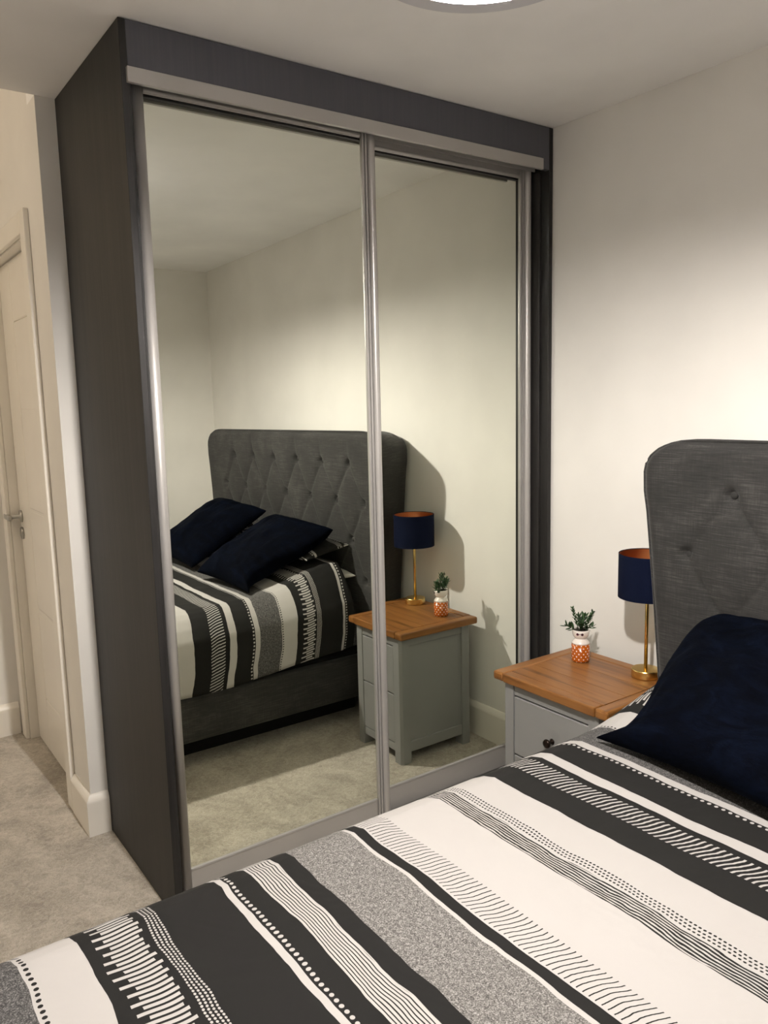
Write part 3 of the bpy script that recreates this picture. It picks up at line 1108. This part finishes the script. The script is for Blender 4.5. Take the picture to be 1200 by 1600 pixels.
def leaf(bm, base, d, L, Wd, th=.0012):
    """one fleshy pointed leaf"""
    d = d.normalized(); ref = Vector((0, 0, 1)) if abs(d.z) < .9 else Vector((1, 0, 0))
    sx = d.cross(ref).normalized(); nz = sx.cross(d)
    ring_t = (0, .25, .55, .8, 1.0); wds = (.35, .8, 1.0, .7, .08)
    R_ = []
    for t, w_ in zip(ring_t, wds):
        cc = base + d * L * t + nz * L * .12 * t * t
        R_.append([bm.verts.new(cc + sx * Wd / 2 * w_ * math.cos(a) + nz * th * w_ * math.sin(a)) for a in (0, math.pi / 3, 2 * math.pi / 3, math.pi, 4 * math.pi / 3, 5 * math.pi / 3)])
    for i in range(4):
        for k in range(6):
            bm.faces.new((R_[i][k], R_[i][(k + 1) % 6], R_[i + 1][(k + 1) % 6], R_[i + 1][k]))
    bm.faces.new(R_[0]); bm.faces.new(R_[-1])


rnd = random.Random(8)
rdir = Vector((rt.x, rt.y, 0)).normalized()     # along the wall side of the picture, used only to lean stems left or right of the pot
base0 = Vector((PX, PY, hz0 + .027))
ldir, bdir = -rdir, Vector((-rdir.y, rdir.x, 0))
stems = [(ldir * .018 + Vector((0, 0, .060)) + bdir * .004, .0075, 9), (rdir * .026 + Vector((0, 0, .048)), .0095, 9), (ldir * .036 + Vector((0, 0, .018)) - bdir * .004, .016, 3),
         (rdir * .010 + Vector((0, 0, .036)) + bdir * .010, .0125, 7), (rdir * .030 + Vector((0, 0, .010)) + bdir * .006, .012, 3),
         (bdir * .020 + Vector((0, 0, .035)), .010, 7), (-bdir * .012 + Vector((0, 0, .024)), .014, 6)]
for tip, ll, n in stems:
    tip = Vector((tip.x * 1.25, tip.y * 1.25, tip.z * 1.35)); ll *= 1.6
    bm_ = bmesh.new()
    off = Vector((tip.x, tip.y, 0)) * .3
    tube([base0 + off - Vector((0, 0, .003)), base0 + off + tip * .5, base0 + off + tip * .95], .0012, 6, bm=bm_)
    dn = tip.normalized()
    for k in range(n):
        t = .25 + .75 * k / n
        for h_ in range(3):
            a = k * 1.1 + h_ * 2.1 + rnd.uniform(-.3, .3)
            e1 = dn.orthogonal().normalized(); e2 = dn.cross(e1)
            d = dn * (.55 + .6 * t) + (e1 * math.cos(a) + e2 * math.sin(a)) * 1.0
            leaf(bm_, base0 + off + tip * t, d, ll * rnd.uniform(.8, 1.2), ll * .5)
    o = obj('stem', bm_, M['leaf'], pl, True)

# ------------------------------------------------------------------ pendant light over the bed
QX, QY = 1.325, -1.507
RIM, SR = 2.0, .154
pn = thing('pendant_light', 'white drum pendant light hanging from the ceiling above the bed, lit', 'pendant light', (QX, QY, H))
sh = obj('lamp_shade', shell(SR, RIM, RIM + .20, .002, QX, QY, 96), M['shade'], pn, True)
obj('shade_ring', shell(SR + .002, RIM - .0025, RIM, .026, QX, QY, 96), M['ring'], sh)
obj('shade_ring', shell(SR + .0015, RIM + .19, RIM + .202, .004, QX, QY, 96), M['cord'], sh)
b = tube([(QX - SR, QY, RIM + .17), (QX + SR, QY, RIM + .17)], .0018, 6)
tube([(QX, QY - SR, RIM + .17), (QX, QY + SR, RIM + .17)], .0018, 6, bm=b)
obj('shade_spider', b, M['cord'], pn)
obj('lamp_holder', lathe([(0, RIM + .052), (.017, RIM + .054), (.020, RIM + .09), (.020, RIM + .18), (.008, RIM + .20), (0, RIM + .20)], QX, QY, 24), M['cord'], pn, True)
b = bmesh.new(); bmesh.ops.create_uvsphere(b, u_segments=24, v_segments=16, radius=.030)
bmesh.ops.translate(b, verts=b.verts, vec=(QX, QY, RIM + .026))
obj('bulb', b, M['bulb'], pn, True)
obj('cord', tube([(QX, QY, RIM + .19), (QX, QY, H - .02)], .003, 8), M['cord'], pn)
obj('ceiling_rose', lathe([(0, H - .028), (.012, H - .028), (.038, H - .010), (.042, H), (0, H)], QX, QY, 32), M['cord'], pn, True)

# ------------------------------------------------------------------ round ceiling light over the entry
H2 = HH
hl = thing('ceiling_light', 'round opal ceiling light over the entry by the closed door, out of the picture', 'ceiling light', (-1.0, -3.35, H2))
obj('diffuser', lathe([(0, H2 - .070), (.08, H2 - .066), (.12, H2 - .052), (.14, H2 - .02), (.14, H2 - .012), (0, H2 - .012)], -1.0, -3.35, 48), M['hall'], hl, True)
obj('light_base', lathe([(0, H2 - .014), (.15, H2 - .014), (.15, H2), (0, H2)], -1.0, -3.35, 48), M['cord'], hl)
